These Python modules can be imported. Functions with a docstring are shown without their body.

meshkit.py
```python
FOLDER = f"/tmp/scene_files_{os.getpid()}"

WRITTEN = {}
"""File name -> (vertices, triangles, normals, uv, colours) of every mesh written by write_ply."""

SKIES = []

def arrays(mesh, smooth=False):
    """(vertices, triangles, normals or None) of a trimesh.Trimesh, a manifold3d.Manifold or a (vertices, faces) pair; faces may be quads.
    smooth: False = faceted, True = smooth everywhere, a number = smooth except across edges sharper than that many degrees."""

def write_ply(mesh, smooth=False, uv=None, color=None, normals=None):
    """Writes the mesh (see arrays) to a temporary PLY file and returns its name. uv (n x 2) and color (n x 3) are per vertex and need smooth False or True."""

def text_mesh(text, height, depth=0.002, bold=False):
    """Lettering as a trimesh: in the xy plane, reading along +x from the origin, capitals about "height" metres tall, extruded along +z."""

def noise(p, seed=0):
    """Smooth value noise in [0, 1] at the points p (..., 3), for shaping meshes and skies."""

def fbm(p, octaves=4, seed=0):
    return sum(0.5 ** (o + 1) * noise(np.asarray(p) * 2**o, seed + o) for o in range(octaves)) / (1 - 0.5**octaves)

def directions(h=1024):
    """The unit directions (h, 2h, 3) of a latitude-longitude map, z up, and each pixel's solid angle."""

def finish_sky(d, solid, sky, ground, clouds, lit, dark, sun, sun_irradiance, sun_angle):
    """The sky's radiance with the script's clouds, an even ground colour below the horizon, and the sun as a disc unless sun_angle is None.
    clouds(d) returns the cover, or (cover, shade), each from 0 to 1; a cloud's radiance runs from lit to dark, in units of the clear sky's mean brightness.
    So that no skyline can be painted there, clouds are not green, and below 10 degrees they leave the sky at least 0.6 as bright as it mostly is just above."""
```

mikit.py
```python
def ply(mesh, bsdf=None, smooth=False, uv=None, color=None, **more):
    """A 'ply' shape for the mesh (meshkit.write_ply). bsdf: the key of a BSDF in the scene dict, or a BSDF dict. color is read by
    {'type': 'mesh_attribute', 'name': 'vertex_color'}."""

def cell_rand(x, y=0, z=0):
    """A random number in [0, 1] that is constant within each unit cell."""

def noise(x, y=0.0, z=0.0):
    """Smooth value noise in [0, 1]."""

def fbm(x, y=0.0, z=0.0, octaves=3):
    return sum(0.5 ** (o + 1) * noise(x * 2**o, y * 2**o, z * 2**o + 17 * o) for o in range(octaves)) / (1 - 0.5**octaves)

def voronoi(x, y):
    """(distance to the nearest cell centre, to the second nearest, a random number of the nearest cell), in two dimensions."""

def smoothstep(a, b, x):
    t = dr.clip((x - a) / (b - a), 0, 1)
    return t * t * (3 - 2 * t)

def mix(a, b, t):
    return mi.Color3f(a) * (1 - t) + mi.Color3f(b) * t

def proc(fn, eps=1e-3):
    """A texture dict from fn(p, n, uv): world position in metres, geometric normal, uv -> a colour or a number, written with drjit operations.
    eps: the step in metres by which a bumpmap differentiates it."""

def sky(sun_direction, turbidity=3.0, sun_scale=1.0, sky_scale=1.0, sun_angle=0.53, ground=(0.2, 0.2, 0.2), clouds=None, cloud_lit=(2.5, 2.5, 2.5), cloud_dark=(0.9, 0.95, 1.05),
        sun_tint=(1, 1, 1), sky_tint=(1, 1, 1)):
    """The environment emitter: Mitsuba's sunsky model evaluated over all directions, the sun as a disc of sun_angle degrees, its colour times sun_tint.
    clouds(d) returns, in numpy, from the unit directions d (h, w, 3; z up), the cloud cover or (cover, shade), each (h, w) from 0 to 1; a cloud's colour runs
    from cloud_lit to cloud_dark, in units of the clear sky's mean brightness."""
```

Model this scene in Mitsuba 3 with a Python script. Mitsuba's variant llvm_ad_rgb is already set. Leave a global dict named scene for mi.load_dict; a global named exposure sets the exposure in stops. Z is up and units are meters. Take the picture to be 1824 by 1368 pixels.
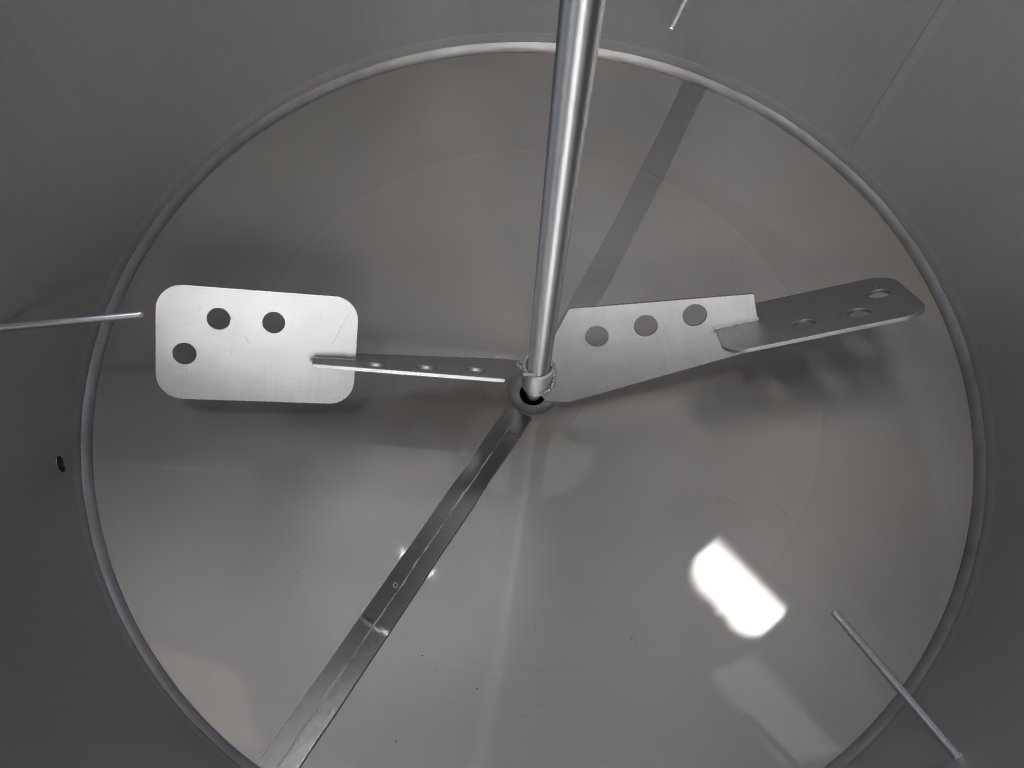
import math, random
import numpy as np, trimesh, shapely, mitsuba as mi, drjit as dr
from shapely.geometry import Polygon, Point
import manifold3d as m3
import mikit, meshkit
from mikit import proc, noise, fbm, smoothstep, mix

random.seed(7)
rng = np.random.default_rng(7)
T = mi.ScalarTransform4f
S = 0.5                      # everything below is laid out in tank radii; the tank is 1 m across
scene, labels = {}, {}

# ------------------------------------------------------------------ camera
F_PX, TILT, ROLL = 1280.4, 0.4414, -0.0612
EYE = np.array([-0.0559, -0.7856, 1.492])
_w = np.array([0, math.sin(TILT), -math.cos(TILT)])
_r0, _d0 = np.array([1.0, 0, 0]), np.array([0, -math.cos(TILT), -math.sin(TILT)])
_d = -math.sin(ROLL) * _r0 + math.cos(ROLL) * _d0
scene['camera'] = {'type': 'perspective', 'fov': math.degrees(2 * math.atan(912 / F_PX)), 'fov_axis': 'x', 'near_clip': 0.01, 'far_clip': 50.0,
                   'to_world': T().look_at(origin=(EYE * S).tolist(), target=((EYE + _w) * S).tolist(), up=(-_d).tolist())}
exposure = -0.12


# ------------------------------------------------------------------ helpers
def rgb(*c):
    return {'type': 'rgb', 'value': list(c) if len(c) > 1 else [c[0]] * 3}


def shape(v, f, bsdf, normals=None, uv=None, smooth=False, **more):
    """One shape from vertices in tank radii; normals and uv per vertex when given."""
    v = np.asarray(v, float) * S
    if normals is None:
        return mikit.ply((v, f), bsdf, smooth=smooth, uv=uv, **more)
    path = meshkit.write_ply((v, f), False, uv, None, normals=normals)
    return {'type': 'ply', 'filename': path, 'face_normals': False, 'bsdf': {'type': 'ref', 'id': bsdf}, **more}


def key_for(name):
    k, i = name, 0
    taken = lambda q: q in scene or q in labels or any(x.startswith(q + '__') for x in scene)
    while taken(k):
        i += 1
        k = f'{name}_{i:03d}'
    return k


def thing(name, label, cat, group=None, kind=None):
    k = key_for(name)
    labels[k] = {'label': label, 'category': cat}
    if group:
        labels[k]['group'] = group
    if kind:
        labels[k]['kind'] = kind
    return k


def part(parent, name, sh, label=None):
    k = key_for(f'{parent}__{name}')
    scene[k] = sh
    if label:
        labels[k] = {'label': label}
    return k


def revolve(profile, n=256, ccw=True, uvscale=1.0, center=(0, 0), planar=False):
    """Surface of revolution of (r, z) rows; smooth normals; faces point to the left of the profile's direction when ccw."""
    pr = np.asarray(profile, float)
    a = np.linspace(0, 2 * np.pi, n + 1)
    R, A = np.meshgrid(pr[:, 0], a, indexing='ij')
    Z = np.repeat(pr[:, 1:2], n + 1, 1)
    v = np.stack([R * np.cos(A) + center[0], R * np.sin(A) + center[1], Z], -1).reshape(-1, 3)
    t = np.gradient(pr, axis=0)
    t /= np.linalg.norm(t, axis=1, keepdims=True) + 1e-12
    nr, nz = -t[:, 1], t[:, 0]
    if not ccw:
        nr, nz = -nr, -nz
    N = np.stack([nr[:, None] * np.cos(A), nr[:, None] * np.sin(A), np.repeat(nz[:, None], n + 1, 1)], -1).reshape(-1, 3)
    i, j = np.meshgrid(np.arange(len(pr) - 1), np.arange(n), indexing='ij')
    q = np.stack([i * (n + 1) + j, (i + 1) * (n + 1) + j, (i + 1) * (n + 1) + j + 1, i * (n + 1) + j + 1], -1).reshape(-1, 4)
    f = np.vstack([q[:, [0, 1, 2]], q[:, [0, 2, 3]]])
    fn = np.cross(v[f[:, 1]] - v[f[:, 0]], v[f[:, 2]] - v[f[:, 0]])
    if (fn * N[f[:, 0]]).sum() < 0:
        f = f[:, ::-1]
    s = np.concatenate([[0], np.cumsum(np.linalg.norm(np.diff(pr, axis=0), axis=1))])
    uv = v[:, :2] * S if planar else np.stack([A / (2 * np.pi), np.repeat(s[:, None], n + 1, 1)], -1).reshape(-1, 2)
    return v, f, N, uv


def tube(points, radii, sides=24, cap=True):
    """A closed round bar through the points."""
    p = np.asarray(points, float)
    radii = np.broadcast_to(radii, (len(p),))
    d = p[-1] - p[0]
    d /= np.linalg.norm(d)
    a = np.cross(d, [0, 0, 1.0] if abs(d[2]) < 0.9 else [1.0, 0, 0])
    a /= np.linalg.norm(a)
    b = np.cross(d, a)
    ang = np.linspace(0, 2 * np.pi, sides, endpoint=False)
    ring = np.cos(ang)[:, None] * a + np.sin(ang)[:, None] * b
    v = (p[:, None] + radii[:, None, None] * ring[None]).reshape(-1, 3)
    i, j = np.meshgrid(np.arange(len(p) - 1), np.arange(sides), indexing='ij')
    k = (j + 1) % sides
    q = np.stack([i * sides + j, i * sides + k, (i + 1) * sides + k, (i + 1) * sides + j], -1).reshape(-1, 4)
    f = [q[:, [0, 1, 2]], q[:, [0, 2, 3]]]
    if cap:
        n0 = len(v)
        v = np.vstack([v, p[:1], p[-1:]])
        j = np.arange(sides)
        f += [np.stack([(j + 1) % sides, j, j * 0 + n0], 1), np.stack([(len(p) - 1) * sides + j, (len(p) - 1) * sides + (j + 1) % sides, j * 0 + n0 + 1], 1)]
    return v, np.vstack(f)


def bead(points, r, seed, step=0.55):
    """A hand-laid weld bead: overlapping flattened ripples along a path."""
    g = np.random.default_rng(seed)
    p = np.asarray(points, float)
    s = np.concatenate([[0], np.cumsum(np.linalg.norm(np.diff(p, axis=0), axis=1))])
    n = max(2, int(s[-1] / (r * step)))
    at = np.linspace(0, s[-1], n)
    c = np.stack([np.interp(at, s, p[:, k]) for k in range(3)], 1)
    ball = trimesh.creation.icosphere(subdivisions=2, radius=1.0)
    vs, fs, o = [], [], 0
    for q in c:
        rr = r * g.uniform(0.8, 1.25)
        vs.append(np.array(ball.vertices) * rr + q + g.normal(0, r * 0.16, 3))
        fs.append(np.array(ball.faces) + o)
        o += len(ball.vertices)
    return np.vstack(vs), np.vstack(fs)


def plate(poly, th, bev=0.0007):
    """A sheet cut to a shapely outline (u, v), thickness th along w, its edges lightly broken."""
    rings = [np.array(poly.exterior.coords)[:-1]] + [np.array(h.coords)[:-1] for h in poly.interiors]
    rings[0] = rings[0] if Polygon(rings[0]).exterior.is_ccw else rings[0][::-1]
    rings[1:] = [h[::-1] if Polygon(h).exterior.is_ccw else h for h in rings[1:]]
    V, Fc, NN, at = [], [], [], 0
    inset = []
    for rg in rings:
        e = np.roll(rg, -1, 0) - rg
        e /= np.linalg.norm(e, axis=1, keepdims=True) + 1e-12
        nout = np.stack([e[:, 1], -e[:, 0]], 1)
        npv = np.roll(nout, 1, 0)
        mit = nout + npv
        mit /= np.maximum((mit * nout).sum(1, keepdims=True), 0.3)
        inset.append(rg - bev * mit)
    rows = [(0, -th / 2), (1, -th / 2 + bev), (1, th / 2 - bev), (0, th / 2)]
    for rg, ins in zip(rings, inset):
        m = len(rg)
        for full, z in rows:
            V.append(np.column_stack([rg if full else ins, np.full(m, z)]))
        for k in range(3):
            i = np.arange(m)
            j = (i + 1) % m
            a, b = at + k * m, at + (k + 1) * m
            Fc += [np.stack([a + i, a + j, b + j], 1), np.stack([a + i, b + j, b + i], 1)]
        at += 4 * m
    V = np.vstack(V)
    import mapbox_earcut
    flat = np.vstack(inset)
    tri = mapbox_earcut.triangulate_float64(flat, np.cumsum([len(x) for x in inset]).astype(np.uint32)).reshape(-1, 3)
    starts, off = [], 0
    for x in inset:
        starts.append(off)
        off += 4 * len(x)
    cnt = np.cumsum([0] + [len(x) for x in inset])
    def idx(t, row):
        out = np.empty_like(t, dtype=int)
        for k in range(len(inset)):
            sel = (t >= cnt[k]) & (t < cnt[k + 1])
            out[sel] = starts[k] + row * len(inset[k]) + (t[sel] - cnt[k])
        return out
    tri = tri.astype(int)
    a2 = flat[tri[:, 1]] - flat[tri[:, 0]]
    b2 = flat[tri[:, 2]] - flat[tri[:, 0]]
    neg = (a2[:, 0] * b2[:, 1] - a2[:, 1] * b2[:, 0]) < 0
    tri[neg] = tri[neg][:, ::-1]
    Fc += [idx(tri, 3), idx(tri, 0)[:, ::-1]]
    return V, np.vstack(Fc)


def disc_poly(x, y, r, n=48):
    a = np.linspace(0, 2 * np.pi, n, endpoint=False)
    return Polygon(np.column_stack([x + r * np.cos(a), y + r * np.sin(a)]))


# ------------------------------------------------------------------ materials (stainless steel in several finishes)
def steel(name, tint, lobes, bump=None, mott=0.0, mscale=3.0):
    """lobes: (weight, alpha or (alpha_u, alpha_v)); tint: reflectance."""
    def conductor(al):
        if al == 'matte':                                  # the dull share of an unpolished sheet
            return {'type': 'diffuse', 'reflectance': proc(MOTT[name]) if mott else {'type': 'rgb', 'value': list(tint)}}
        d = {'type': 'roughconductor', 'material': 'none', 'distribution': 'ggx', 'specular_reflectance': {'type': 'rgb', 'value': list(tint)}}
        if mott:
            d['specular_reflectance'] = proc(MOTT[name])
        if not isinstance(al, tuple) and al < 0:          # a negative width: the crisp, tail-free lobe of a rolled bright finish
            al, d['distribution'] = -al, 'beckmann'
        if isinstance(al, tuple):
            d['alpha_u'], d['alpha_v'] = abs(al[0]), al[1]
            if al[0] < 0:
                d['distribution'] = 'beckmann'
        else:
            d['alpha'] = al
        return d
    if mott:
        def fn(p, n, uv):
            if name == 'wall_steel':
                q = dr.atan2(p.y, p.x)
                g = 0.75 * fbm(q * 4, p.z * 3 / S, 0.3, octaves=3) + 0.25 * noise(q * 110, p.z * 2 / S, 2.0)
                return mi.Color3f(tint[0], tint[1], tint[2]) * (1 + mott * 2 * (g - 0.5))
            g = fbm(p.x * mscale / S + 3.1, p.y * mscale / S, p.z * mscale / S, octaves=3)
            h = fbm(p.x * mscale * 0.6 / S + 11.7, p.y * mscale * 0.6 / S + 5, p.z * mscale * 0.6 / S, octaves=2)
            k = 1 + mott * (g - 0.5) * 2
            warm = (h - 0.5) * mott * 0.7
            return mi.Color3f(tint[0] * (k + warm), tint[1] * k, tint[2] * (k - warm))
        MOTT[name] = fn
    acc, tot = None, 0.0
    for wgt, al in lobes:
        c = conductor(al)
        if acc is None:
            acc, tot = c, wgt
        else:
            tot += wgt
            acc = {'type': 'blendbsdf', 'weight': wgt / tot, 'a': acc, 'b': c}
    if bump:
        acc = {'type': 'bumpmap', 'scale': bump[1], 'arbitrary': proc(bump[0], eps=bump[2]), 'bsdf': acc}
    scene[name] = {'type': 'twosided', 'bsdf': acc}


MOTT = {}
WARM = (0.372, 0.344, 0.318)
COOL = (0.585, 0.585, 0.585)


def dent(p, n, uv):
    return fbm(p.x * 9, p.y * 9, p.z * 9, octaves=2)


def brush(p, n, uv):
    return noise(p.x * 900, p.y * 60, p.z * 60)


steel('floor_steel', WARM, [(0.71, 0.45), (0.14, (-0.14, 0.26)), (0.15, -0.0035)], mott=0.12, mscale=4.0)
steel('wall_steel', (0.31, 0.313, 0.31), [(0.26, 'matte'), (0.62, 0.29), (0.15, 0.13)], mott=0.08)
steel('ground_steel', (0.29, 0.283, 0.275), [(0.7, (0.16, 0.34)), (0.3, 0.25)], mott=0.15, mscale=14)
steel('strip_steel', (0.47, 0.465, 0.455), [(1.0, (-0.03, 0.13))])
steel('strip_dull', (0.235, 0.222, 0.208), [(0.85, 0.42), (0.15, (0.12, 0.24))])
steel('bead_steel', (0.55, 0.53, 0.51), [(1.0, 0.25)])
steel('plate_steel', (0.60, 0.595, 0.595), [(0.8, 0.30), (0.2, 0.2)], mott=0.10, mscale=9)


def plate_finish(name, o, eu, ev, seg, tint=(0.365, 0.361, 0.363)):
    """Cut sheet: fine brushing along ev, mottled mill finish, straw heat tint beside the welded slot seg = (u0, u1, v)."""
    o, eu, ev = np.array(o) * S, np.array(eu), np.array(ev)

    def fn(p, n, uv):
        x, y, z = p.x - o[0], p.y - o[1], p.z - o[2]
        u = x * eu[0] + y * eu[1] + z * eu[2]
        v = x * ev[0] + y * ev[1] + z * ev[2]
        k = 1 + 0.07 * (noise(u * 1400, v * 26, 1.0) - 0.5) + 0.05 * (noise(u * 60, v * 900, 4.0) - 0.5) + 0.16 * (fbm(u * 38, v * 38, 7.0, octaves=3) - 0.5)
        du = dr.maximum(dr.maximum(seg[0] * S - u, u - seg[1] * S), 0)
        d = dr.sqrt(dr.square(du) + dr.square(v - seg[2] * S))
        heat = smoothstep(0.010, 0.003, d + 0.004 * (noise(u * 300, v * 300, 2.0) - 0.5))
        c = mi.Color3f(tint[0], tint[1], tint[2]) * k
        return c * (1 - heat) + c * mi.Color3f(0.92, 0.86, 0.76) * heat
    t = proc(fn)
    mk = lambda al: {'type': 'roughconductor', 'material': 'none', 'distribution': 'ggx', 'alpha': al, 'specular_reflectance': t}
    scene[name] = {'type': 'twosided', 'bsdf': {'type': 'blendbsdf', 'weight': 0.25, 'a': mk(0.29), 'b': mk(0.18)}}


steel('shaft_steel', (0.48, 0.47, 0.458), [(0.6, (0.07, 0.72)), (0.4, (0.17, 0.72))])
steel('collar_steel', (0.78, 0.77, 0.76), [(0.5, (0.12, 0.6)), (0.5, (0.25, 0.6))])
steel('dish_steel', (0.42, 0.41, 0.40), [(0.6, 0.30), (0.4, 0.14)], mott=0.12, mscale=20)
steel('rod_steel', (0.74, 0.73, 0.72), [(1.0, 0.14)])
steel('floor_scratch', (0.40, 0.375, 0.35), [(1.0, 0.45)])
steel('scratch_steel', (0.66, 0.66, 0.66), [(1.0, 0.5)])
steel('edge_line_steel', (0.37, 0.362, 0.352), [(1.0, 0.40)])
scene['dark_bore'] = {'type': 'twosided', 'bsdf': {'type': 'roughplastic', 'diffuse_reflectance': rgb(0.012), 'alpha': 0.3}}
scene['ceiling_paint'] = {'type': 'twosided', 'bsdf': {'type': 'diffuse', 'reflectance': rgb(0.5, 0.48, 0.46)}}
scene['lamp_body'] = {'type': 'twosided', 'bsdf': {'type': 'diffuse', 'reflectance': rgb(0.08)}}
scene['debris'] = {'type': 'twosided', 'bsdf': {'type': 'diffuse', 'reflectance': rgb(0.03, 0.028, 0.026)}}

# ------------------------------------------------------------------ the workshop over the open tank: matte ceiling, lamps and added fill lights (all out of view)
CEIL = 3.4


def ceiling():
    v = np.array([[-7, -7, CEIL], [7, -7, CEIL], [7, 7, CEIL], [-7, 7, CEIL]], float)
    scene['ceiling'] = shape(v, [[0, 2, 1], [0, 3, 2]], 'ceiling_paint')
    labels['ceiling'] = {'kind': 'structure'}


ceiling()


def spot_at(name, src, dst, power, half, beam, tint=(1, 1, 1)):
    scene[name] = {'type': 'spot', 'intensity': rgb(*(power * c for c in tint)), 'cutoff_angle': half, 'beam_width': beam,
                   'to_world': T().look_at(origin=(np.array(src) * S).tolist(), target=(np.array(dst) * S).tolist(), up=[0.3, 1, 0.2])}


def panel_lamp(name, label, poly3, radiance, depth=0.05):
    """A flat lamp with an emitting face (polygon corners in order, seen from below) and a shallow housing."""
    v = np.asarray(poly3, float)
    t = thing(name, label, 'lamp')
    n = len(v)
    f = np.array([[0, i, i + 1] for i in range(1, n - 1)])
    nn = sum(np.cross(v[i] - v[0], v[i + 1] - v[0]) for i in range(1, n - 1))
    if nn @ (np.array([0, 0, -0.3]) - v.mean(0)) < 0:
        f = f[:, ::-1]
    up = -sum(np.cross(v[q[1]] - v[q[0]], v[q[2]] - v[q[0]]) for q in f)
    up /= np.linalg.norm(up)
    sh = shape(v, f, 'lamp_body')
    sh['emitter'] = {'type': 'area', 'radiance': rgb(*radiance)}
    part(t, 'diffuser', sh)
    v2 = np.vstack([v + up * 0.004, v + up * depth])
    i = np.arange(n)
    j = (i + 1) % n
    f2 = np.vstack([np.stack([i, j, n + j], 1), np.stack([i, n + j, n + i], 1), n + np.array([[0, k, k + 1] for k in range(1, n - 1)]), np.array([[0, k + 1, k] for k in range(1, n - 1)])])
    part(t, 'housing', shape(v2, f2, 'lamp_body'))


HC = 0.218                                   # depth of the shallow cone

PATCH = [[0.4071, 0.3561, 1.2], [0.459, 0.2954, 1.2], [0.5581, 0.1727, 1.2], [0.6457, 0.0599, 1.2], [0.6449, 0.0407, 1.2], [0.6074, 0.011, 1.2], [0.5858, -0.0001, 1.2], [0.5579, 0.0097, 1.2], [0.5253, 0.0372, 1.2], [0.5043, 0.0698, 1.2], [0.4583, 0.1451, 1.2], [0.402, 0.2241, 1.2], [0.3811, 0.2661, 1.2], [0.3697, 0.3058, 1.2], [0.3678, 0.3384, 1.2], [0.3856, 0.3458, 1.2]]
panel_lamp('skylight_lamp', 'white rounded panel lamp above the tank whose reflection shows on the floor', PATCH, (21, 21.4, 22))
g = np.array([-0.1397, 0.3691, 1.22])          # added small lamp; makes the floor glow beside the lower weld strip
aim = np.array([-0.25, -0.47, -0.11])
_x = (aim - g) / np.linalg.norm(aim - g)
_a = np.cross(_x, [1.0, 0, 0])
_a /= np.linalg.norm(_a)
_b = np.cross(_x, _a)
ang = np.linspace(0, 2 * np.pi, 20, endpoint=False)
panel_lamp('glow_fill', 'added small round lamp in a snoot over the back half, for the floor glow', [g + 0.022 * (math.cos(a) * _a + math.sin(a) * _b) for a in ang], (640, 668, 715))
_v, _f = tube([g - _x * 0.052, g + _x * 0.30], [0.052, 0.052], 28, cap=False)
part('glow_fill', 'added_snoot', shape(_v, _f, 'lamp_body', smooth=30))  # added snoot, keeps this light off the stirrer arms
_v, _f = tube([g - _x * 0.05, np.array([g[0], g[1], CEIL])], [0.008, 0.008], 10)
part('glow_fill', 'stem', shape(_v, _f, 'lamp_body', smooth=30))


def aimed_panel(name, label, c, w_, h_, radiance):
    c = np.array(c)
    d = np.array([0, 0, 0.0]) - c
    d /= np.linalg.norm(d)
    a = np.cross(d, [0, 0, 1.0])
    a /= np.linalg.norm(a)
    b = np.cross(a, d)
    panel_lamp(name, label, [c + sx * a * w_ / 2 + sz * b * h_ / 2 for sx, sz in ((-1, -1), (1, -1), (1, 1), (-1, 1))], radiance)


aimed_panel('front_lamp', 'large soft lamp panel standing behind the photographer over the tank rim', (0.1, -2.1, 1.70), 0.9, 0.8, (28, 28.1, 28.4))
aimed_panel('side_fill', 'added narrow fill panel to the right behind the photographer', (1.3, -2.1, 1.8), 0.3, 0.9, (7, 6.8, 6.6))  # added fill, draws a second thin highlight line on the shaft
panel_lamp('band_fill', 'added dim panel over the right half of the tank, shaped for a pale floor band', [[0.4902, 0.036, 1.45], [0.5031, 0.0402, 1.45], [0.5161, 0.0442, 1.45], [0.5292, 0.048, 1.45], [0.5424, 0.0517, 1.45], [0.5557, 0.0552, 1.45], [0.5691, 0.0585, 1.45], [0.5826, 0.0617, 1.45], [0.5962, 0.0647, 1.45], [0.6312, 0.0125, 1.45], [0.6651, -0.038, 1.45], [0.6982, -0.0871, 1.45], [0.7304, -0.1347, 1.45], [0.7617, -0.1809, 1.45], [0.7922, -0.2258, 1.45], [0.8219, -0.2695, 1.45], [0.8509, -0.3119, 1.45], [0.8327, -0.3134, 1.45], [0.8146, -0.3149, 1.45], [0.7966, -0.3165, 1.45], [0.7786, -0.3182, 1.45], [0.7607, -0.3199, 1.45], [0.7428, -0.3217, 1.45], [0.725, -0.3236, 1.45], [0.7073, -0.3255, 1.45], [0.6821, -0.2847, 1.45], [0.6564, -0.2427, 1.45], [0.6301, -0.1995, 1.45], [0.6033, -0.1551, 1.45], [0.5759, -0.1095, 1.45], [0.5479, -0.0624, 1.45], [0.5193, -0.014, 1.45]], (1.1, 1.08, 1.05))  # added panel, outlined so its reflection lays a pale band on the floor
aimed_panel('cool_fill', 'added bluish fill panel high over the left rim of the tank', (-1.85, 0.35, 2.8), 0.9, 0.8, (6, 6.8, 8.4))  # added fill to brighten the left floor and tint the wall blue
aimed_panel('overhead_fill', 'added white fill panel over the near left part of the tank', (-0.75, -0.45, 2.4), 0.5, 0.3, (34, 35.2, 37.5))  # added fill, lifts the lower left of the floor
aimed_panel('blue_fill', 'added bluish fill panel beyond the far rim of the tank', (1.3, 2.6, 2.2), 1.2, 0.8, (6.6, 7.5, 9.0))  # added to throw bluish light on the lower left wall
aimed_panel('warm_fill', 'added dim warm panel over the lower left, mirrored in the strip end', (-0.77, -0.25, 1.5), 0.24, 0.36, (0.8, 0.74, 0.67))  # added so the outer end of the dark strip mirrors something bright
aimed_panel('back_fill', 'added dim grey panel behind the far rim, mirrored near the hub', (0.05, 1.55, 1.6), 0.5, 0.5, (0.6, 0.62, 0.58))  # added so the strip mirrors mid grey at its hub end
spot_at('ceiling_fill', (-2.4, 0.2, 1.6), (-1.2, 0.8, CEIL), 0.5, 75, 10, (0.95, 1.0, 1.06))  # added uplight, gives the ceiling a soft base brightness
spot_at('ceiling_fill_001', (2.4, 0.2, 1.6), (1.6, 0.6, CEIL), 0.5, 75, 10, (1.08, 1.0, 0.92))  # second added uplight, warmer, for the right side

# ------------------------------------------------------------------ the tank
tank = thing('mixing_tank', 'round stainless steel mixing tank with shallow cone bottom around the paddle stirrer', 'tank')
RW = 1.012                                   # inner wall radius
RINGS = [(0.69, 0.00022, 0.008), (0.135, 0.0002, 0.006)]     # faint circular weld ridges


def cone_z(r):
    z = -HC * (1 - r)
    for c, h, s in RINGS:
        z = z + h * np.exp(-((r - c) / s) ** 2)
    return z


R_DISH, R_HOLE = 0.068, 0.0345
rr = np.unique(np.concatenate([np.linspace(R_DISH, 1.0, 120)] + [np.linspace(c - 3 * s, c + 3 * s, 25) for c, h, s in RINGS]))
v, f, n, uv = revolve(np.column_stack([rr, cone_z(rr)]), 320, planar=True)
part(tank, 'cone_bottom', shape(v, f, 'floor_steel', n, uv))
# dished outlet around the drain hole, and the dark outlet pipe
zd = cone_z(np.array([R_DISH]))[0]
tt = np.linspace(0, 1, 14)
prof = np.column_stack([R_DISH + (R_HOLE - R_DISH) * tt, zd - 0.0015 - 0.016 * tt - 0.004 * np.sin(tt * np.pi)])
v, f, n, uv = revolve(prof[::-1], 96)
part(tank, 'outlet_dish', shape(v, f, 'dish_steel', n, uv), 'polished dished ring round the drain hole')
zh = prof[-1, 1]
v, f, n, uv = revolve([(R_HOLE, zh - 0.001), (R_HOLE, zh - 0.25), (0.0005, zh - 0.25)], 64)
part(tank, 'outlet_pipe', shape(v, f, 'dark_bore', smooth=30), 'dark open drain hole')
# weld between cone and wall, then a ground band on the wall's foot
a = np.linspace(0, 1, 9)
prof = np.column_stack([1.0 + (RW - 1.0) * (a ** 1.6), 0.001 + 0.024 * a])
v, f, n, uv = revolve(prof, 320)
ga = np.arctan2(v[:, 1], v[:, 0])
gj = meshkit.fbm(np.column_stack([np.cos(ga) * 14, np.sin(ga) * 14, v[:, 2] * 60]), octaves=3, seed=4) - 0.5
v[:, :2] *= (1 + 0.0022 * gj)[:, None]
v[:, 2] += 0.0028 * (meshkit.fbm(np.column_stack([np.cos(ga) * 30, np.sin(ga) * 30, ga * 0]), octaves=2, seed=9) - 0.5) * (v[:, 2] > 0.002)
n = None
part(tank, 'corner_weld', shape(v, f, 'ground_steel', smooth=True, uv=uv), 'bright ground corner weld running round the floor')
prof = np.column_stack([np.full(5, RW - 0.0012), np.linspace(0.0255, 0.058, 5)])
prof[0, 0] = prof[-1, 0] = RW
v, f, n, uv = revolve(prof, 320)
part(tank, 'ground_band', shape(v, f, 'wall_foot', n, uv))
steel('wall_foot', (0.34, 0.34, 0.337), [(0.2, 'matte'), (0.6, 0.32), (0.2, 0.16)])

# wall: a rolled sheet with one bored port
ZW0, ZW1 = 0.0582, 0.74
PORT_A, PORT_Z, PORT_R = 3.5139, 0.107, 0.0165


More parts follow.
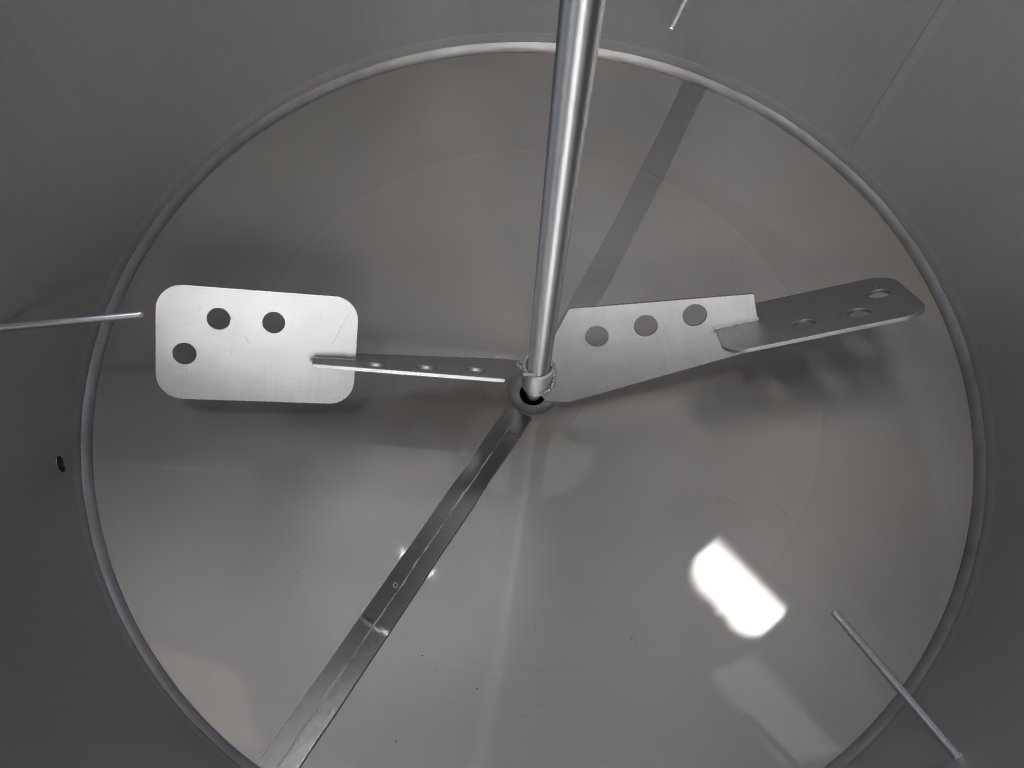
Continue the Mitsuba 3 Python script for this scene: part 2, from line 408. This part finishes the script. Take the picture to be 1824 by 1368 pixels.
def wall():
    a0 = -math.pi / 2
    s0 = ((PORT_A - a0) % (2 * math.pi)) * RW
    rect = [np.array([[0, ZW0], [2 * math.pi * RW, ZW0], [2 * math.pi * RW, ZW1], [0, ZW1]])]
    hole = np.array(disc_poly(s0, PORT_Z, PORT_R, 40).exterior.coords)[:-1][::-1]
    cs = m3.CrossSection([rect[0], hole], m3.FillRule.EvenOdd)
    man = m3.Manifold.extrude(cs, 0.008).refine_to_length(0.06)
    m = man.to_mesh()
    q, f = np.array(m.vert_properties[:, :3], float), np.array(m.tri_verts)
    ang = a0 + q[:, 0] / RW
    rad = RW + q[:, 2]
    v = np.column_stack([rad * np.cos(ang), rad * np.sin(ang), q[:, 1]])
    inner = q[:, 2] < 1e-6
    fi = f[inner[f].all(1)]
    fo = f[~inner[f].all(1)]
    fi = fi[:, ::-1] if ((np.cross(v[fi[:, 1]] - v[fi[:, 0]], v[fi[:, 2]] - v[fi[:, 0]]) * v[fi[:, 0]])[:, :2].sum() > 0) else fi
    nn = np.column_stack([-np.cos(ang), -np.sin(ang), ang * 0])
    uv = np.column_stack([q[:, 0], q[:, 1]]) * S
    part(tank, 'wall', shape(v, fi, 'wall_steel', nn, uv))
    part(tank, 'wall_jacket', shape(v, fo, 'wall_steel', smooth=30))
    # bore of the port
    e = np.array([math.cos(PORT_A), math.sin(PORT_A), 0])
    tg = np.array([-math.sin(PORT_A), math.cos(PORT_A), 0])
    c = np.array([0, 0, PORT_Z]) + e * RW
    vs, fs, n0 = [], [], 32
    rows = [(0.0005, PORT_R * 1.12), (-0.0012, PORT_R * 1.0), (0.004, PORT_R * 0.97), (0.02, PORT_R * 0.97), (0.021, PORT_R * 0.82), (0.045, PORT_R * 0.82), (0.045, 0.0002)]
    th = np.linspace(0, 2 * np.pi, n0, endpoint=False)
    for dd, r_ in rows:
        vs.append(c + e * dd + r_ * (np.cos(th)[:, None] * tg + np.sin(th)[:, None] * np.array([0, 0, 1.0])))
    for k in range(len(rows) - 1):
        i = np.arange(n0)
        j = (i + 1) % n0
        fs += [np.stack([k * n0 + i, k * n0 + j, k * n0 + n0 + j], 1), np.stack([k * n0 + i, k * n0 + n0 + j, k * n0 + n0 + i], 1)]
    part(tank, 'wall_port', shape(np.vstack(vs), np.vstack(fs), 'port_steel', smooth=30), 'small round bored port low in the left wall')


steel('port_steel', (0.35, 0.35, 0.35), [(1.0, 0.18)])
wall()
v, f, n, uv = revolve([(RW - 0.004, ZW1 + 0.001), (RW - 0.004, ZW1 + 0.02), (RW + 0.06, ZW1 + 0.02), (RW + 0.06, ZW1 + 0.001)], 128)
part(tank, 'rim_flange', shape(v, f, 'wall_steel', smooth=30))

# vertical wall seam (upper right in view): ground band with a fine dark line
SEAM = 0.6702


def wall_ribbon(a, half, z0, z1, off, bsdf, wav=0.0, seed=3):
    g = np.random.default_rng(seed)
    zz = np.linspace(z0, z1, 40)
    ws = half * (1 + wav * g.normal(0, 0.3, 40))
    ac = a + g.normal(0, half * 0.1, 40) * wav
    cols = np.array([-1, -0.5, 0, 0.5, 1.0])
    v, nn = [], []
    for z, w_, c_ in zip(zz, ws, ac):
        for t in cols:
            q = c_ + t * w_ / RW
            h = off * (1 - t * t)
            v.append([(RW - h) * math.cos(q), (RW - h) * math.sin(q), z])
            nn.append([-math.cos(q), -math.sin(q), 0])
    i, j = np.meshgrid(np.arange(39), np.arange(4), indexing='ij')
    q = np.stack([i * 5 + j, i * 5 + j + 1, i * 5 + j + 6, i * 5 + j + 5], -1).reshape(-1, 4)
    f = np.vstack([q[:, [0, 1, 2]], q[:, [0, 2, 3]]])[:, ::-1]
    return shape(v, f, bsdf, smooth=True)


part(tank, 'wall_seam_band', wall_ribbon(SEAM, 0.028, 0.06, 0.735, 0.0015, 'wall_foot', 0.15))
part(tank, 'wall_seam', wall_ribbon(SEAM, 0.0025, 0.075, 0.735, 0.0026, 'seam_dark', 0.3), 'fine dark vertical weld seam on the right wall')
steel('seam_dark', (0.285, 0.282, 0.28), [(1.0, 0.4)])


# the two ground weld strips that cross the cone
def strip(psi_fn, r0, r1, half, seed, tilt, bsdf):
    """A flat ground strip, tipped about its own length by tilt (one edge stands a little proud), with thin skirts down to the cone."""
    g = np.random.default_rng(seed)
    rs = np.unique(np.concatenate([np.linspace(r0, r1, 150)] + [np.linspace(c - 3 * s, c + 3 * s, 33) for c, h, s in RINGS if r0 < c < r1]))
    cols = np.linspace(-1, 1, 11)
    wl = np.interp(rs, np.linspace(r0, r1, 14), 1 + g.normal(0, 0.025, 14))
    k, v = len(cols), []

    def pt(r_, c_, w_, lift):
        ps = psi_fn(r_)
        q = np.array([math.cos(ps), math.sin(ps), 0]) * r_ + np.array([-math.sin(ps), math.cos(ps), 0]) * c_ * half * w_
        q[2] = -HC * (1 - math.hypot(q[0], q[1])) + lift
        return q
    for r_, w_ in zip(rs, wl):
        for c_ in cols:
            h = 0.0007 + (1 + (c_ if tilt > 0 else -c_)) * half * abs(tilt)
            for cc, hh, s in RINGS:                     # the ring weld shows on the strip as a short lens-shaped bump
                h += 3.5 * hh * math.exp(-((r_ - cc) / (s * 0.7)) ** 2) * max(0, 1 - (c_ * 1.02) ** 2)
            v.append(pt(r_, c_, w_, h))
    i, j = np.meshgrid(np.arange(len(rs) - 1), np.arange(k - 1), indexing='ij')
    q = np.stack([i * k + j, (i + 1) * k + j, (i + 1) * k + j + 1, i * k + j + 1], -1).reshape(-1, 4)
    uv = np.stack([np.tile(cols * half, len(rs)), np.repeat(rs, k)], 1) * S
    top = shape(v, np.vstack([q[:, [0, 1, 2]], q[:, [0, 2, 3]]]), bsdf, smooth=True, uv=uv)
    sk, n, f = [], len(rs), []
    for c_, o in ((-1, 0), (1, 2 * n)):
        for r_, w_ in zip(rs, wl):
            h = 0.0007 + (1 + (c_ if tilt > 0 else -c_)) * half * abs(tilt)
            sk += [pt(r_, c_, w_, h), pt(r_, c_ * 1.05, w_, 0.0002)]
        m = np.arange(n - 1) * 2 + o
        f += [np.stack([m, m + 2, m + 3], 1), np.stack([m, m + 3, m + 1], 1)]
    return top, shape(sk, np.vstack(f), bsdf if tilt == 0 else 'edge_line_steel', smooth=True)


def strip_line(psi_fn, r0, r1, seed, width, lift):
    g = np.random.default_rng(seed)
    rs = np.linspace(r0, r1, 160)
    off = np.convolve(g.normal(0, 0.0011, 200), np.ones(12) / 4, 'same')[20:180]
    wd = width * (0.35 + np.abs(np.convolve(g.normal(0, 0.8, 200), np.ones(16) / 6, 'same')[20:180]))
    v = []
    for r_, o, w_ in zip(rs, off, wd):
        ps = psi_fn(r_)
        e, t = np.array([math.cos(ps), math.sin(ps), 0]), np.array([-math.sin(ps), math.cos(ps), 0])
        for c_, h in ((-1, 0.0), (0, 0.0006), (1, 0.0)):
            q = e * r_ + t * (o + c_ * w_)
            q[2] = cone_z(np.array([math.hypot(q[0], q[1])]))[0] + 0.0013 + h + lift
            for cc, hh, s in RINGS:
                q[2] += 1.2 * hh * math.exp(-((r_ - cc) / (s * 0.8)) ** 2)
            v.append(q)
    i, j = np.meshgrid(np.arange(159), np.arange(2), indexing='ij')
    q = np.stack([i * 3 + j, (i + 1) * 3 + j, (i + 1) * 3 + j + 1, i * 3 + j + 1], -1).reshape(-1, 4)
    return shape(v, np.vstack([q[:, [0, 1, 2]], q[:, [0, 2, 3]]]), 'edge_line_steel', smooth=True)


psi_hi = lambda r: 1.09 + 0.05 * r
psi_lo = lambda r: math.pi + 1.1072
top_, skirt_ = strip(psi_lo, R_DISH + 0.004, 0.9985, 0.0345, 1, 0.08, 'strip_steel')
st = part(tank, 'weld_strip', top_, 'dark polished weld strip running from the drain to the lower left')
part(st, 'weld_line', strip_line(psi_lo, 0.10, 0.995, 2, 0.0015, 0.0345 * 0.08))
part(st, 'edge', skirt_)
top_, skirt_ = strip(psi_hi, R_DISH + 0.004, 0.9985, 0.033, 5, 0.0, 'strip_dull')
st2 = part(tank, 'weld_strip', top_, 'faint brown weld strip running from the drain to the upper right')
part(st2, 'weld_line', strip_line(psi_hi, 0.10, 0.995, 6, 0.0006, 0.0))
part(st2, 'edge', skirt_)
# small punched ring mark on the lower strip
pm = 0.60
c0 = np.array([pm * math.cos(psi_lo(pm)) - 0.0, pm * math.sin(psi_lo(pm)), 0]) + np.array([-math.sin(psi_lo(pm)), math.cos(psi_lo(pm)), 0]) * (-0.0105)
c0[2] = cone_z(np.array([math.hypot(c0[0], c0[1])]))[0] + 0.0049
tor = trimesh.creation.torus(0.0046, 0.0011, 28, 8)
part(st, 'ring_mark', shape(np.array(tor.vertices) * [1, 1, 0.5] + c0, np.array(tor.faces), 'edge_line_steel', smooth=True))

# ------------------------------------------------------------------ three thin rods standing out of the wall
ZR, RT, RR = 0.3241, 0.7605, 0.0071
for az, lab in ((3.3246, 'thin steel rod sticking out of the left wall towards the bright blade'),
                (-0.8999, 'thin steel rod sticking out of the wall at the lower right corner'),
                (1.2140, 'thin dark steel rod at the top edge beside the shaft')):
    k = thing('probe_rod', lab, 'rod', 'thin rods through the tank wall')
    e = np.array([math.cos(az), math.sin(az), 0])
    pts = [e * q + np.array([0, 0, ZR]) for q in (RT, RT + 0.0022, RT + 0.05, RT + 0.15, RW + 0.002)]
    v, f = tube(pts, [RR * 0.72, RR, RR, RR, RR], 28)
    part(k, 'bar', shape(v, f, 'rod_steel', smooth=40))
    th = np.linspace(0, 2 * np.pi, 25)
    tg = np.array([-math.sin(az), math.cos(az), 0])
    ring = [e * (RW - 0.001) + np.array([0, 0, ZR]) + (RR + 0.0004) * (math.cos(q) * tg + math.sin(q) * np.array([0, 0, 1])) for q in th]
    v, f = bead(ring, 0.0012, 31)
    part(k, 'weld_bead', shape(v, f, 'bead_steel', smooth=True))

# ------------------------------------------------------------------ the stirrer
stir = thing('agitator', 'stainless steel stirrer with upright shaft and two raised arms carrying crosswise paddles', 'stirrer')
RS = 0.0274
SB, ST_ = np.array([0.0072, 0.0012, -0.13]), np.array([0.0, 0.0, 1.0])
sd = (ST_ - SB) / np.linalg.norm(ST_ - SB)


def bar_uv(p0, p1, r, sides=64, rows=40):
    pts = np.array([p0 + (p1 - p0) * t for t in np.linspace(0, 1, rows)])
    d = (p1 - p0) / np.linalg.norm(p1 - p0)
    a = np.cross(d, [1.0, 0, 0])
    a /= np.linalg.norm(a)
    b = np.cross(d, a)
    ang = np.linspace(0, 2 * np.pi, sides + 1)
    N = np.cos(ang)[:, None] * a + np.sin(ang)[:, None] * b
    v = (pts[:, None] + r * N[None]).reshape(-1, 3)
    nn = np.tile(N, (rows, 1))
    L = np.linalg.norm(p1 - p0)
    uv = np.stack([np.tile(ang * r, rows), np.repeat(np.linspace(0, L, rows), sides + 1)], 1) * S
    i, j = np.meshgrid(np.arange(rows - 1), np.arange(sides), indexing='ij')
    q = np.stack([i * (sides + 1) + j, i * (sides + 1) + j + 1, (i + 1) * (sides + 1) + j + 1, (i + 1) * (sides + 1) + j], -1).reshape(-1, 4)
    f = np.vstack([q[:, [0, 1, 2]], q[:, [0, 2, 3]]])
    fn = np.cross(v[f[:, 1]] - v[f[:, 0]], v[f[:, 2]] - v[f[:, 0]])
    if (fn * nn[f[:, 0]]).sum() < 0:
        f = f[:, ::-1]
    return v, f, nn, uv


v, f, n, uv = bar_uv(SB, SB + sd * 2.6, RS)
shaft = part(stir, 'shaft', shape(v, f, 'shaft_steel', n, uv))
# hub collar, hollow at the top, with the narrow shaft end below it
CX, CY = 0.0065, 0.001
zc0, zc1 = -0.158, -0.056
prof = [(0.019, zc0), (0.0372, zc0), (0.0385, zc0 + 0.0015), (0.0385, zc1 - 0.0015), (0.0375, zc1), (0.0330, zc1), (0.0322, zc1 - 0.001), (0.0318, zc1 - 0.008), (0.026, zc1 - 0.012)]
fine = []
for (r0_, z0_), (r1_, z1_) in zip(prof[:-1], prof[1:]):
    fine += [(r0_ + (r1_ - r0_) * t, z0_ + (z1_ - z0_) * t) for t in np.linspace(0.02, 0.98, 6)]
v, f, n, uv = revolve(fine, 96, ccw=False, center=(CX, CY))
part(stir, 'hub_collar', shape(v, f, 'collar_steel', n, uv))
v, f, n, uv = revolve([(0.0002, -0.2245), (0.0185, -0.2245), (0.0197, -0.2235), (0.0197, -0.222), (0.0197, -0.19), (0.0197, -0.157)], 64, ccw=False, center=(0.0022, 0.0))
part(stir, 'shaft_end', shape(v, f, 'collar_steel', smooth=30))

A_, B_, TH = 0.8890, 0.7005, 0.0086
PL = dict(uA=.1174, vA=.1370, uB=.5279, vB=.0744, uD=.0602, vD=-.1031, vE=-.0620)
VS, PI_, PO_, PA_, PB_ = 0.0058, .4333, .844, -.1453, .1004


def arm(az, el, zh, hole_r, seed, lab_arm, lab_pad):
    z = np.array([0, 0, 1.0])
    eh, ep = np.array([math.cos(az), math.sin(az), 0]), np.array([-math.sin(az), math.cos(az), 0])
    eu, zz = math.cos(el) * eh + math.sin(el) * z, math.cos(el) * z - math.sin(el) * eh
    ev, ev2 = math.cos(A_) * ep + math.sin(A_) * zz, math.cos(B_) * ep - math.sin(B_) * zz
    o = np.array([0, 0, zh])
    n1, n2 = np.cross(eu, ev), np.cross(eu, ev2)
    # pitched inner plate, three holes, cut round the collar
    out = Polygon([(.002, -.088), (PL['uD'], PL['vD']), (PL['uB'], PL['vE']), (PL['uB'], PL['vB']), (PL['uA'], PL['vA']), (.050, .058), (.0, .058), (-.02, -.02)])
    th = np.linspace(0, 2 * np.pi, 60, endpoint=False)
    out = out.difference(Polygon(np.column_stack([0.0395 * np.cos(th) + 0.004, 0.0395 / math.cos(A_) * np.sin(th)])))
    out = max(getattr(out, 'geoms', [out]), key=lambda q: q.area)
    for u in (.1649, .2806, .3934):
        out = out.difference(disc_poly(u, .0541, hole_r))
    plate_finish(f'arm_steel_{seed}', o, eu, ev, (PI_, PL['uB'], VS), (0.43, 0.424, 0.42))
    plate_finish(f'paddle_steel_{seed}', o + VS * ev, eu, ev2, (PI_, PL['uB'], 0.0))
    v, f = plate(out, TH)
    P = lambda q: o + q[:, :1] * eu + q[:, 1:2] * ev + q[:, 2:3] * n1
    arm_k = part(stir, 'arm', shape(P(v), f, f'arm_steel_{seed}', smooth=25), lab_arm)
    # outer paddle set crosswise
    rc = 0.054
    pad = Polygon([(PI_, PA_), (PO_, PA_), (PO_, PB_), (PI_, PB_)]).buffer(-rc).buffer(rc, quad_segs=14)
    for u, w_ in ((.7878, .0004), (.7224, -.0784), (.6117, -.0778)):
        pad = pad.difference(disc_poly(u, w_, 0.0228))
    v, f = plate(pad, TH)
    o2 = o + VS * ev
    Q = lambda q: o2 + q[:, :1] * eu + q[:, 1:2] * ev2 + q[:, 2:3] * n2
    pad_k = part(stir, 'paddle', shape(Q(v), f, f'paddle_steel_{seed}', smooth=25), lab_pad)
    g = np.random.default_rng(seed + 50)
    lines = [((.452, -.118), (.490, -.030)), ((.478, .045), (.512, .085)), ((.70, -.02), (.694, .0)), ((.676, -.055), (.66, -.03)), ((.79, .03), (.775, .045)), ((.745, -.112), (.75, -.10))]
    for q in range(9):
        u0, w0, an, ln = g.uniform(.46, .82), g.uniform(-.12, .08), g.normal(1.2, .8), g.uniform(.006, .03)
        lines.append(((u0, w0), (u0 + ln * math.cos(an), w0 + ln * math.sin(an))))
    sv, sf = [], []
    for (u0, w0), (u1, w1) in lines:
        m = math.hypot(u1 - u0, w1 - w0)
        px, py = -(w1 - w0) / m * .00028, (u1 - u0) / m * .00028
        k0 = len(sv)
        sv += [(u0, w0, 0), ((u0 + u1) / 2 + px, (w0 + w1) / 2 + py, 0), (u1, w1, 0), ((u0 + u1) / 2 - px, (w0 + w1) / 2 - py, 0)]
        sf += [[k0, k0 + 1, k0 + 2], [k0, k0 + 2, k0 + 3]]
    sv = np.array(sv) + [0, 0, TH / 2 + .0003]
    kq = part(pad_k, 'scratches', shape(Q(sv), sf, 'scratch_steel'))
    labels[kq] = {'kind': 'stuff'}
    # weld beads along the crossing (both sides of both plates) and at its ends
    bis = TH / 2
    vs, fs, off = [], [], 0
    for s1, s2 in ((1, 1), (1, -1), (-1, 1), (-1, -1)):
        # corner where plate face s1 meets paddle face s2
        M = np.array([n1, n2])
        x = np.linalg.lstsq(M, np.array([s1 * bis, s2 * bis]), rcond=None)[0]
        path = [o2 + x + eu * q for q in np.linspace(PI_ + 0.001, PL['uB'] - 0.001, 12)]
        bv, bf = bead(path, 0.0022, seed + s1 * 3 + s2)
        vs.append(bv); fs.append(bf + off); off += len(bv)
    for u_, dirs in ((PI_, ev2), (PL['uB'] + .001, ev)):
        path = [o2 + eu * u_ + dirs * q for q in np.linspace(-.009, .009, 7)]
        bv, bf = bead(path, 0.0030, seed + 9)
        vs.append(bv); fs.append(bf + off); off += len(bv)
    part(arm_k, 'weld_bead', shape(np.vstack(vs), np.vstack(fs), 'bead_steel', smooth=True))
    # weld round the collar
    vs, fs, off = [], [], 0
    for sgn in (1, -1):
        qs = np.linspace(-1.5, 0.7, 20)
        path = [o + eu * (0.0400 * math.cos(q) + .004) + ev * 0.0400 / math.cos(A_) * math.sin(q) + n1 * sgn * TH * 0.5 for q in qs]
        bv, bf = bead(path, 0.0042, seed + 20 + sgn)
        vs.append(bv); fs.append(bf + off); off += len(bv)
    part(arm_k, 'hub_weld', shape(np.vstack(vs), np.vstack(fs), 'bead_steel', smooth=True))


arm(0.1466, 0.3104, -0.0822, 0.0268, 100, 'right arm plate with its pale face towards the viewer', 'dark outer paddle of the right arm')
arm(0.1466 + math.pi, 0.2621, -0.0825, 0.0245, 200, 'left arm plate seen edge on with a bright cut edge', 'bright pale outer paddle of the left arm')

# ------------------------------------------------------------------ specks of grinding dust lying on the floor
specks = [(0.2217, 0.6708, -0.064, 2.2), (0.1741, 0.5759, -0.0869, 1.8), (0.3512, 0.9135, -0.0046, 3), (0.3623, 0.9117, -0.0041, 2.2), (0.4312, 0.4438, -0.0831, 2.2), (0.5101, 0.3638, -0.0814, 2.2), (-0.0229, 0.304, -0.1516, 1.6), (-0.0792, 0.2267, -0.1657, 1.6), (0.2697, -0.2057, -0.1441, 2), (-0.0475, -0.3779, -0.135, 2.2), (-0.0571, -0.3896, -0.1322, 2), (0.6349, 0.0823, -0.0784, 2.2), (0.2242, -0.6108, -0.0762, 3), (0.232, -0.616, -0.0745, 2.4), (0.0234, -0.5978, -0.0876, 2), (-0.0879, -0.7259, -0.0586, 2.6), (-0.1382, -0.7565, -0.0504, 2.2), (-0.1367, -0.7604, -0.0496, 1.8), (-0.2328, -0.8273, -0.0307, 3), (-0.204, -0.6702, -0.0653, 3), (-0.1725, -0.6973, -0.0614, 2.6), (0.0316, -0.682, -0.0692, 2), (-0.1223, -0.5225, -0.101, 1.6), (-0.0519, -0.3672, -0.1372, 1.6), (0.4103, -0.7341, -0.0347, 1.8), (0.085, 0.0913, -0.1908, 1.4), (0.8809, -0.2775, -0.0167, 1.8), (0.7197, -0.2238, -0.0537, 1.6), (0.9028, -0.3286, -0.0086, 1.6), (0.3072, 0.358, -0.1152, 1.5), (-0.4684, 0.0145, -0.1158, 1.2), (0.0412, -0.7473, -0.0548, 1.8), (0.5646, 0.2012, -0.0873, 1.4)]
scratches = [([0.4211, -0.2794, -0.1078], [0.4934, -0.3129, -0.0906]), ([0.5807, -0.3292, -0.0725], [0.5629, -0.3121, -0.0777]), ([-0.4976, -0.5107, -0.0626], [-0.4605, -0.5339, -0.0643]), ([-0.1734, -0.3635, -0.1302], [-0.1395, -0.3687, -0.1321]), ([-0.481, 0.3197, -0.0921], [-0.3907, 0.2933, -0.1115]), ([-0.5003, -0.2611, -0.095], [-0.4484, -0.2426, -0.1069]), ([0.1028, -0.4253, -0.1226], [0.135, -0.4498, -0.1156]), ([-0.0303, -0.7564, -0.053], [0.0232, -0.7754, -0.0489])]
sv, sf = [], []
for a_, b_ in scratches:
    a_, b_ = np.array(a_), np.array(b_)
    m_ = (a_ + b_) / 2 + np.append(rng.normal(0, .003, 2), 0)
    m_[2] = -HC * (1 - math.hypot(m_[0], m_[1]))
    w_ = np.array([-(b_ - a_)[1], (b_ - a_)[0], 0])
    w_ *= 0.00024 / np.linalg.norm(w_)
    k0 = len(sv)
    sv += [a_ + [0, 0, .0006], m_ + w_ + [0, 0, .0006], b_ + [0, 0, .0006], m_ - w_ + [0, 0, .0006]]
    sf += [[k0, k0 + 1, k0 + 2], [k0, k0 + 2, k0 + 3]]
labels[part(tank, 'scratches', shape(sv, sf, 'floor_scratch'))] = {'kind': 'stuff'}
chips = []
for x_, y_, z_, s in specks:
    q = np.array([x_, y_, z_])
    m = trimesh.creation.box(extents=(0.0009 * s * rng.uniform(0.5, 1.6), 0.0006 * s, 0.0006))
    m.apply_transform(trimesh.transformations.rotation_matrix(rng.uniform(0, 3.1), [0, 0, 1]))
    m.vertices += rng.normal(0, 0.00025, m.vertices.shape)
    m.apply_translation(q + [0, 0, 0.0006])
    chips.append(m)
m = trimesh.util.concatenate(chips)
scene['grinding_dust'] = shape(np.array(m.vertices), np.array(m.faces), 'debris')
labels['grinding_dust'] = {'label': 'scattered dark specks of grinding dust lying on the tank floor', 'category': 'dust', 'kind': 'stuff'}
